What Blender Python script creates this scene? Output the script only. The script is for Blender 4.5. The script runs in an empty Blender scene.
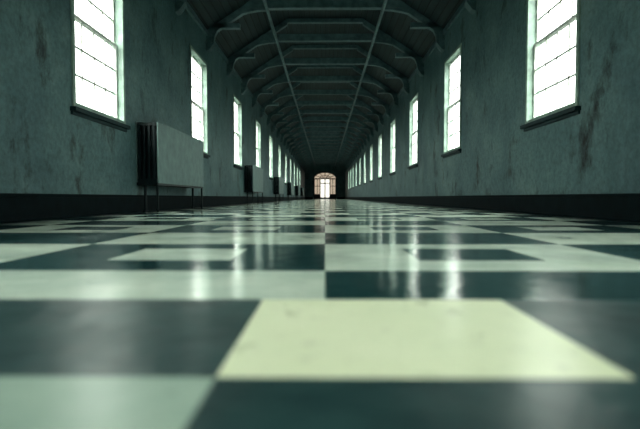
import bpy, math, random
from mathutils import Vector
random.seed(4)
S=bpy.context.scene
try:
    S.view_settings.view_transform='Standard'
except Exception as e: print(e)

# ---------------------------------------------------------------- materials
def newmat(name):
    m=bpy.data.materials.new(name); m.use_nodes=True
    nt=m.node_tree; b=nt.nodes['Principled BSDF']
    return m,nt,b
def N(nt,t,**k):
    n=nt.nodes.new(t)
    for a,v in k.items(): setattr(n,a,v)
    return n
def coords(nt,scale=(1,1,1)):
    tc=N(nt,'ShaderNodeTexCoord'); mp=N(nt,'ShaderNodeMapping')
    mp.inputs['Scale'].default_value=scale
    nt.links.new(tc.outputs['Object'],mp.inputs['Vector'])
    return mp.outputs['Vector']
def noise(nt,vec,scale,detail=4,rough=.55):
    n=N(nt,'ShaderNodeTexNoise'); n.inputs['Scale'].default_value=scale
    n.inputs['Detail'].default_value=detail; n.inputs['Roughness'].default_value=rough
    nt.links.new(vec,n.inputs['Vector']); return n.outputs['Fac']
def ramp(nt,fac,stops):
    r=N(nt,'ShaderNodeValToRGB')
    while len(r.color_ramp.elements)<len(stops): r.color_ramp.elements.new(.5)
    for e,(p,c) in zip(r.color_ramp.elements,stops):
        e.position=p; e.color=(c[0],c[1],c[2],1) if hasattr(c,'__len__') else (c,c,c,1)
    nt.links.new(fac,r.inputs['Fac']); return r.outputs['Color']
def mul(nt,a,b,fac=1.0):
    m=N(nt,'ShaderNodeMix',data_type='RGBA',blend_type='MULTIPLY'); m.inputs[0].default_value=fac
    nt.links.new(a,m.inputs[6]); nt.links.new(b,m.inputs[7]); return m.outputs[2]
def bump(nt,b,fac,strength,dist):
    n=N(nt,'ShaderNodeBump'); n.inputs['Strength'].default_value=strength; n.inputs['Distance'].default_value=dist
    nt.links.new(fac,n.inputs['Height']); nt.links.new(n.outputs['Normal'],b.inputs['Normal'])
def simple(name,col,rough=.5,metal=0,var=.3,vs=6,bs=.15,spec=.4):
    m,nt,b=newmat(name)
    v=coords(nt); f=noise(nt,v,vs)
    c=ramp(nt,f,[(.3,[x*(1-var) for x in col]),(.7,[min(1,x*(1+var)) for x in col])])
    nt.links.new(c,b.inputs['Base Color'])
    b.inputs['Roughness'].default_value=rough; b.inputs['Metallic'].default_value=metal
    b.inputs['Specular IOR Level'].default_value=spec
    bump(nt,b,noise(nt,v,vs*6),bs,.01)
    return m

def plaster():
    m,nt,b=newmat('aged_plaster')
    v=coords(nt)
    c1=ramp(nt,noise(nt,v,1.1,6,.65),[(.3,(.066,.15,.172)),(.55,(.13,.24,.252)),(.75,(.22,.35,.35))])
    vs=coords(nt,(3.2,1.9,1.1))
    st=ramp(nt,noise(nt,vs,1.1,8,.72),[(.30,.05),(.38,.5),(.445,1)])
    c=mul(nt,c1,st)
    fine=ramp(nt,noise(nt,v,14,5,.7),[(.3,.6),(.6,1)])
    c=mul(nt,c,fine)
    nt.links.new(c,b.inputs['Base Color'])
    b.inputs['Roughness'].default_value=.55; b.inputs['Specular IOR Level'].default_value=.3
    bump(nt,b,noise(nt,v,9,6,.7),.5,.02)
    return m
def tile(name,c0,c1,r0,r1,ior=1.5,cs=3,bs=.35):
    m,nt,b=newmat(name)
    v=coords(nt)
    c=ramp(nt,noise(nt,v,cs,6,.68),[(.3,c0),(.68,c1)])
    sp=ramp(nt,noise(nt,v,26,4,.7),[(.28,.75),(.42,1)])
    c=mul(nt,c,sp)
    nt.links.new(c,b.inputs['Base Color'])
    r=ramp(nt,noise(nt,v,3.1,5,.6),[(.3,r0),(.7,r1)])
    nt.links.new(r,b.inputs['Roughness'])
    b.inputs['IOR'].default_value=ior
    n1=noise(nt,coords(nt,(1,1,1)),11,4,.6)
    bump(nt,b,n1,bs,.006)
    return m
def emis(name,col,s):
    m,nt,b=newmat(name)
    b.inputs['Base Color'].default_value=(.6,.7,.65,1); b.inputs['Roughness'].default_value=.3
    v=coords(nt)
    c=ramp(nt,noise(nt,v,1.2,2),[(.3,[x*.93 for x in col]),(.7,col)])
    nt.links.new(c,b.inputs['Emission Color']); b.inputs['Emission Strength'].default_value=s
    return m
def boards():
    m,nt,b=newmat('ceiling_boards')
    tc=N(nt,'ShaderNodeTexCoord'); sx=N(nt,'ShaderNodeSeparateXYZ')
    nt.links.new(tc.outputs['Object'],sx.inputs[0])
    a=N(nt,'ShaderNodeMath',operation='MULTIPLY'); a.inputs[1].default_value=6.5
    nt.links.new(sx.outputs['X'],a.inputs[0])
    f=N(nt,'ShaderNodeMath',operation='FRACT'); nt.links.new(a.outputs[0],f.inputs[0])
    g=ramp(nt,f.outputs[0],[(0,.1),(.12,1),(.88,1),(1,.1)])
    v=coords(nt,(6.5,.6,1))
    c=ramp(nt,noise(nt,v,1,4),[(.3,(.006,.015,.018)),(.7,(.018,.036,.040))])
    nt.links.new(mul(nt,c,g),b.inputs['Base Color']); b.inputs['Roughness'].default_value=.6
    b.inputs['Specular IOR Level'].default_value=.2
    bump(nt,b,g,.5,.02)
    return m
M_wall=plaster()
M_light=tile('pale_marble_tile',(.46,.60,.51),(.72,.84,.71),.10,.22,1.55)
M_dim=tile('dimmed_worn_pale_marble_tile',(.26,.38,.32),(.42,.55,.45),.25,.4,1.35)  # worn roughness; base colour darkened to paint in the dim front-left corner
M_lit=tile('lit_cream_marble_tile',(.70,.79,.54),(.84,.91,.66),.24,.38,1.35,2)  # cream tile with window light painted in as a brighter base colour
M_dark=tile('dark_slate_tile',(.006,.028,.031),(.015,.062,.064),.09,.20,1.55)
M_dworn=tile('worn_slate_tile',(.007,.026,.029),(.026,.072,.072),.26,.42,1.35,4,.6)
M_border=tile('border_slate_tile',(.003,.014,.017),(.008,.030,.034),.25,.45,1.25)
M_board=boards()
M_beam=simple('painted_beam_wood',(.085,.15,.165),.5,spec=.2)
M_base=simple('black_painted_baseboard',(.003,.010,.012),.7,spec=.08)
M_frame=simple('painted_window_frame',(.30,.42,.36),.5)
M_bar=simple('sash_bar_paint',(.85,.9,.78),.5)
M_sill=simple('window_sill_stone',(.012,.035,.04),.6,spec=.2)
M_iron=simple('cast_iron',(.004,.014,.017),.4,.3)
M_panel=simple('radiator_panel_enamel',(.18,.29,.285),.5,0,.2)
M_doorw=simple('dark_door_wood',(.02,.03,.03),.5)
M_dglass=emis('door_daylight_glass',(1.0,.98,.85),1.4)
M_fan=emis('pale_fanlight_glass',(1.0,.80,.58),.5)

# ---------------------------------------------------------------- mesh builder
class MB:
    def __init__(s): s.v=[];s.f=[];s.m=[];s.mats=[]
    def mi(s,m):
        if m not in s.mats: s.mats.append(m)
        return s.mats.index(m)
    def add(s,vs,fs,m):
        o=len(s.v); s.v+=vs; k=s.mi(m)
        for f in fs: s.f.append([i+o for i in f]); s.m.append(k)
    def box(s,x0,x1,y0,y1,z0,z1,m):
        if x0>x1:x0,x1=x1,x0
        vs=[(x,y,z) for x in(x0,x1) for y in(y0,y1) for z in(z0,z1)]
        s.add(vs,[(0,1,3,2),(4,6,7,5),(0,4,5,1),(2,3,7,6),(0,2,6,4),(1,5,7,3)],m)
    def prism(s,pts,y0,y1,m):
        n=len(pts)
        vs=[(x,y0,z) for x,z in pts]+[(x,y1,z) for x,z in pts]
        fs=[tuple(range(n)),tuple(range(2*n-1,n-1,-1))]+[(i,i+n,(i+1)%n+n,(i+1)%n) for i in range(n)]
        s.add(vs,fs,m)
    def strip(s,c,wd,y0,y1,m):
        for i in range(len(c)-1):
            a=Vector(c[i]);b=Vector(c[i+1])
            def nrm(k):
                p=Vector(c[max(0,k-1)]);q=Vector(c[min(len(c)-1,k+1)]);d=(q-p).normalized();return Vector((-d.y,d.x))*wd/2
            na,nb=nrm(i),nrm(i+1)
            s.prism([tuple(a+na),tuple(b+nb),tuple(b-nb),tuple(a-na)],y0,y1,m)
    def cyl(s,p,q,r,m,n=12):
        p=Vector(p);q=Vector(q);d=(q-p).normalized()
        u=d.orthogonal().normalized();w=d.cross(u)
        vs=[];
        for c in(p,q):
            for i in range(n):
                a=2*math.pi*i/n; vs.append(tuple(c+u*r*math.cos(a)+w*r*math.sin(a)))
        fs=[tuple(range(n-1,-1,-1)),tuple(range(n,2*n))]+[(i,(i+1)%n,(i+1)%n+n,i+n) for i in range(n)]
        s.add(vs,fs,m)
    def obj(s,name,bev=0,recalc=True):
        me=bpy.data.meshes.new(name); me.from_pydata(s.v,[],s.f)
        for m in s.mats: me.materials.append(m)
        me.polygons.foreach_set('material_index',s.m)
        if recalc:
            import bmesh
            bm=bmesh.new();bm.from_mesh(me);bmesh.ops.recalc_face_normals(bm,faces=bm.faces);bm.to_mesh(me);bm.free()
        me.update()
        o=bpy.data.objects.new(name,me); S.collection.objects.link(o)
        if bev:
            b=o.modifiers.new('bevel','BEVEL');b.width=bev;b.segments=2;b.limit_method='ANGLE'
        return o

W=3.0; H=.23; F=480.0
Y0,Y1=-9.0,72.0
ZT=4.45; ZF=5.66; XF=1.15; TH=.17
SZ0,SZ1=1.30,3.62
WW=1.50
def wins(first,step,n): return [first+step*k for k in range(-2,n)]
LW=wins(5.70,5.04,11); RW=wins(5.74,4.93,12)

# ---------------------------------------------------------------- walls
def wall(side,ws,name):
    b=MB(); xi=side*W; xo=side*(W+TH)
    b.box(xi,xo,Y0,Y1,0,SZ0,M_wall); b.box(xi,xo,Y0,Y1,SZ1,ZT,M_wall)
    y=Y0
    for w in ws:
        if w>y: b.box(xi,xo,y,w,SZ0,SZ1,M_wall)
        y=w+WW
    b.box(xi,xo,y,Y1,SZ0,SZ1,M_wall)
    b.obj(name)
wall(-1,LW,'wall_left'); wall(1,RW,'wall_right')
b=MB(); b.prism([(-W-TH,0),(W+TH,0),(W+TH,ZT),(W,ZT),(XF,ZF),(-XF,ZF),(-W,ZT),(-W-TH,ZT)],Y0-.3,Y0,M_wall); b.obj('wall_back')
DW=1.68; DH=3.05
b=MB()
b.box(-W-TH,-DW,Y1,Y1+.3,0,ZT,M_wall); b.box(DW,W+TH,Y1,Y1+.3,0,ZT,M_wall)
arc=[(DW*math.cos(math.pi*i/20),DH+.95*math.sin(math.pi*i/20)) for i in range(21)]
for i in range(20):
    (xa,za),(xb,zb)=arc[i],arc[i+1]
    b.prism([(xa,za),(xb,zb),(xb,ZT),(xa,ZT)],Y1,Y1+.3,M_wall)
b.prism([(-W,ZT),(W,ZT),(XF,ZF),(-XF,ZF)],Y1,Y1+.3,M_wall)
b.obj('wall_end')
for s,n in((-1,'left'),(1,'right')):
    b=MB(); b.box(s*W,s*(W-.03),Y0,Y1,0,.235,M_base); b.box(s*W,s*(W-.042),Y0,Y1,.235,.27,M_base)
    b.obj('baseboard_'+n,.006)
b=MB(); b.box(-W+.045,-DW-.15,Y1-.03,Y1,0,.27,M_base); b.box(DW+.15,W-.045,Y1-.03,Y1,0,.27,M_base); b.obj('baseboard_end')

# ---------------------------------------------------------------- windows
def window(i,side,y):
    b=MB(); xi=side*W
    X=lambda d: xi+side*d
    ya,yb=y+.004,y+WW-.004; za,zb=SZ0+.004,SZ1-.004
    fw=.06; d1=TH
    b.box(X(-.02),X(d1),ya,ya+fw,za,zb,M_frame); b.box(X(-.02),X(d1),yb-fw,yb,za,zb,M_frame)
    b.box(X(-.02),X(d1),ya+fw,yb-fw,zb-fw,zb,M_frame); b.box(X(-.01),X(d1),ya+fw,yb-fw,za,za+fw,M_frame)
    gy0,gy1,gz0,gz1=ya+fw,yb-fw,za+fw,zb-fw
    mid=(gz0+gz1)/2
    for (s0,s1,d) in((gz0,mid+.02,.07),(mid-.02,gz1,.10)):
        r=.04
        b.box(X(d),X(d+.03),gy0,gy0+r,s0,s1,M_bar); b.box(X(d),X(d+.03),gy1-r,gy1,s0,s1,M_bar)
        b.box(X(d),X(d+.03),gy0+r,gy1-r,s0,s0+r,M_bar); b.box(X(d),X(d+.03),gy0+r,gy1-r,s1-r,s1,M_bar)
        for k in(1,2,3):
            yy=gy0+r+(gy1-gy0-2*r)*k/4; b.box(X(d+.012),X(d+.028),yy-.012,yy+.012,s0+r,s1-r,M_bar)
        for k in(1,2):
            zz=s0+r+(s1-s0-2*r)*k/3; b.box(X(d+.012),X(d+.028),gy0+r,gy1-r,zz-.012,zz+.012,M_bar)
    b.box(X(-.07),X(0),ya-.05,yb+.05,za-.05,za,M_sill)
    b.box(X(-.025),X(0),ya-.03,yb+.03,za-.09,za-.05,M_sill)
    o=b.obj('window_%d'%i)
    ld=bpy.data.lights.new('sky_portal','AREA'); ld.shape='RECTANGLE'; ld.size=SZ1-SZ0; ld.size_y=WW
    ld.cycles.is_portal=True
    lo=bpy.data.objects.new('sky_portal',ld); S.collection.objects.link(lo)
    lo.location=(X(TH+.02),y+WW/2,(SZ0+SZ1)/2); lo.rotation_euler=(0,side*math.pi/2,0)
i=1
for y in LW: window(i,-1,y); i+=1
for y in RW: window(i,1,y); i+=1

# ---------------------------------------------------------------- floor
cells=[]
def fill(x0,x1,y0,y1,m): cells.append((x0,x1,y0,y1,m))
D,L,C,B,G,K=M_dark,M_light,M_lit,M_border,M_dim,M_dworn
def row(y0,y1,seams,cols):
    for k in range(len(cols)): fill(seams[k],seams[k+1],y0,y1,cols[k])
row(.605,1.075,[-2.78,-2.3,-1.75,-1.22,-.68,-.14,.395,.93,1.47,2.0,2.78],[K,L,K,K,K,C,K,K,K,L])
row(.07,.605,[-2.78,-2.3,-1.75,-1.22,-.68,-.14,.395,.93,1.47,2.0,2.78],[L,K,L,K,G,K,K,K,L,K])
cx=[-2.78,-2.3,-1.15,0,1.15,2.3,2.78]
def blockrow(y0,y1,par,inset):
    for k in range(6):
        lt=(k+par)%2==0
        m,o=(L,D) if lt else (D,L)
        a,c=cx[k],cx[k+1]
        if inset and c-a>1:
            p,q=a+.345,c-.345; r,s=y0+(y1-y0)*.29,y0+(y1-y0)*.75
            fill(a,p,y0,y1,m);fill(q,c,y0,y1,m);fill(p,q,y0,r,m);fill(p,q,s,y1,m);fill(p,q,r,s,o)
        else: fill(a,c,y0,y1,m)
blockrow(1.075,1.50,0,False)
par=1; y=1.50; n=0
while y<Y1:
    y2=min(Y1,y+(.86 if n%2==0 else .76)); blockrow(y,y2,par,n%2==0); par=1-par; y=y2; n+=1
y=.07; par=0
while y>Y0:
    y2=max(Y0,y-.53); row(y2,y,[-2.78,-2.3,-1.75,-1.22,-.68,-.14,.395,.93,1.47,2.0,2.78],([D,L]*5 if par==0 else [L,D]*5)); y=y2; par=1-par
fill(-W,-2.78,Y0,Y1,B); fill(2.78,W,Y0,Y1,B)
b=MB()
for (x0,x1,ya,yb,m) in cells: b.add([(x0,ya,0),(x1,ya,0),(x1,yb,0),(x0,yb,0)],[(0,1,2,3)],m)
b.box(-W-TH,W+TH,Y0-.3,Y1+.3,-.2,-.004,M_border)
b.obj('floor',recalc=False)

# ---------------------------------------------------------------- ceiling / roof
b=MB(); t=.12
b.prism([(-W,ZT),(-XF,ZF),(XF,ZF),(W,ZT),(W+TH,ZT),(W+TH,ZT+t),(XF+.05,ZF+t),(-XF-.05,ZF+t),(-W-TH,ZT+t),(-W-TH,ZT)],Y0-.3,Y1+.3,M_board)
b.obj('ceiling')
def truss(y):
    b=MB(); ya,yb=y-.08,y+.08
    b.box(-2.0,2.0,ya,yb,4.99,5.19,M_beam)
    b.box(-XF,XF,ya+.01,yb-.01,ZF-.12,ZF-.005,M_beam)
    for s in(-1,1):
        b.prism([(s*W,ZT-.01),(s*XF,ZF-.01),(s*XF,ZF-.18),(s*W,ZT-.2)],ya+.01,yb-.01,M_beam)
        b.box(s*(W-.13),s*(W-.002),ya,yb,4.12,ZT-.1,M_beam)
        b.prism([(s*(W-.002),3.93),(s*(W-.08),3.96),(s*(W-.2),4.12),(s*(W-.002),4.12)],ya-.02,yb+.02,M_beam)
        c=[]
        for k in range(9):
            a=k/8*math.pi/2
            c.append((s*(2.88-1.45*(1-math.cos(a))), 4.16+.86*math.sin(a)))
        b.strip(c,.13,ya+.02,yb-.02,M_beam)
        b.box(s*2.15,s*(W-.01),ya+.01,yb-.01,4.50,4.62,M_beam)
    b.obj('roof_truss')
y=12.3-2.52*8
while y<Y1-1: truss(y); y+=2.52
for s in(-1,1):
    b=MB(); b.box(s*1.42,s*1.49,Y0,Y1,4.93,4.99,M_beam); b.obj('roof_purlin')
    b=MB(); b.box(s*(W-.001),s*(W-.05),Y0,Y1,4.30,4.42,M_beam); b.obj('trim_%d'%(1 if s<0 else 2))

# ---------------------------------------------------------------- radiators
def radiator(y,ln=2.85):
    b=MB(); xw=-W; z0,z1=.46,1.44
    b.box(xw+.335,xw+.355,y+.02,y+ln,z0,z1-.02,M_panel)
    b.box(xw+.05,xw+.36,y+.30,y+ln,z1-.02,z1,M_panel)
    b.box(xw+.004,xw+.012,y+.0,y+ln,z0,z1,M_panel)
    nsec=26
    for k in range(nsec):
        yy=y+.03+k*(ln-.1)/(nsec-1)
        for j in range(4):
            xx=xw+.06+j*.075
            b.box(xx-.017,xx+.017,yy-.02,yy+.02,z0+.05,z1-.05,M_iron)
        if k%3==0:
            b.box(xw+.03,xw+.32,yy-.022,yy+.022,z0+.01,z0+.07,M_iron)
            b.box(xw+.03,xw+.32,yy-.022,yy+.022,z1-.07,z1-.022,M_iron)
    b.box(xw+.015,xw+.345,y,y+ln,z0-.03,z0+.01,M_iron)
    for yy in(y+.05,y+ln-.05):
        b.cyl((xw+.13,yy,0),(xw+.13,yy,z0-.02),.022,M_iron); b.cyl((xw+.13,yy,0),(xw+.13,yy,.02),.045,M_iron)
        b.cyl((xw+.325,yy,0),(xw+.325,yy,z0-.02),.018,M_iron)
    b.obj('radiator')
for k in range(6): radiator(7.6+10.1*k)

# ---------------------------------------------------------------- end door
b=MB(); ya,yb=Y1-.02,Y1+.2
for s in(-1,1):
    b.box(s*DW,s*(DW-.14),ya,yb,0,DH,M_doorw)
    b.box(s*.80,s*.66,ya,yb,0,DH,M_doorw)
    b.box(s*.0,s*.07,ya,yb,0,DH,M_doorw)
    b.box(s*.07,s*.66,ya+.03,yb-.03,0,.25,M_doorw); b.box(s*.07,s*.66,ya+.03,yb-.03,2.3,2.42,M_doorw)
    b.box(s*.80,s*1.54,ya+.03,yb-.03,0,.75,M_doorw)
    b.box(s*1.12,s*1.20,ya+.03,yb-.03,.75,DH,M_doorw)
    b.box(s*.80,s*1.54,ya+.03,yb-.03,1.9,1.97,M_doorw)
    b.box(s*.07,s*.66,yb-.07,yb-.05,.25,DH,M_dglass)
    b.box(s*.80,s*1.54,yb-.07,yb-.05,.75,DH,M_fan)
b.box(-DW,DW,ya,yb,DH-.1,DH+.06,M_doorw)
inner=[((DW-.02)*math.cos(math.pi*i/20),DH+.93*math.sin(math.pi*i/20)) for i in range(21)]
b.strip(inner,.12,ya,yb,M_doorw)
b.prism(inner,yb-.07,yb-.05,M_fan)
for a in(30,60,90,120,150):
    r=math.radians(a); b.strip([(.2*math.cos(r),DH+.1*math.sin(r)),(1.6*math.cos(r),DH+.9*math.sin(r))],.08,ya+.04,yb-.06,M_doorw)
mid=[(.85*math.cos(math.pi*i/16),DH+.48*math.sin(math.pi*i/16)) for i in range(17)]
b.strip(mid,.06,ya+.04,yb-.06,M_doorw)
b.obj('door_1')

# ---------------------------------------------------------------- overcast sky
w=bpy.data.worlds.new('overcast'); S.world=w; w.use_nodes=True
nt=w.node_tree; bg=nt.nodes['Background']
tc=N(nt,'ShaderNodeTexCoord'); sx=N(nt,'ShaderNodeSeparateXYZ'); nt.links.new(tc.outputs['Generated'],sx.inputs[0])
a=N(nt,'ShaderNodeMapRange'); a.inputs['From Min'].default_value=-.06; a.inputs['From Max'].default_value=.06
a.inputs['To Min'].default_value=.25; a.inputs['To Max'].default_value=5.5
nt.links.new(sx.outputs['Z'],a.inputs['Value'])
z=N(nt,'ShaderNodeMapRange'); z.inputs['From Min'].default_value=.3; z.inputs['From Max'].default_value=.85
z.inputs['To Min'].default_value=1; z.inputs['To Max'].default_value=6
nt.links.new(sx.outputs['Z'],z.inputs['Value'])
m=N(nt,'ShaderNodeMath',operation='MULTIPLY'); nt.links.new(a.outputs[0],m.inputs[0]); nt.links.new(z.outputs[0],m.inputs[1])
nt.links.new(m.outputs[0],bg.inputs[1]); bg.inputs[0].default_value=(.93,1.0,.90,1)

cd=bpy.data.cameras.new('camera'); cam=bpy.data.objects.new('camera',cd); S.collection.objects.link(cam)
cd.sensor_width=36; cd.lens=36*F/640; cd.clip_start=.01; cd.clip_end=300
cam.location=(0,0,H)
cam.rotation_euler=(math.radians(90)-math.atan(17/F),0,math.atan(5/F))
cd.dof.use_dof=True; cd.dof.focus_distance=7; cd.dof.aperture_fstop=1.6
S.camera=cam
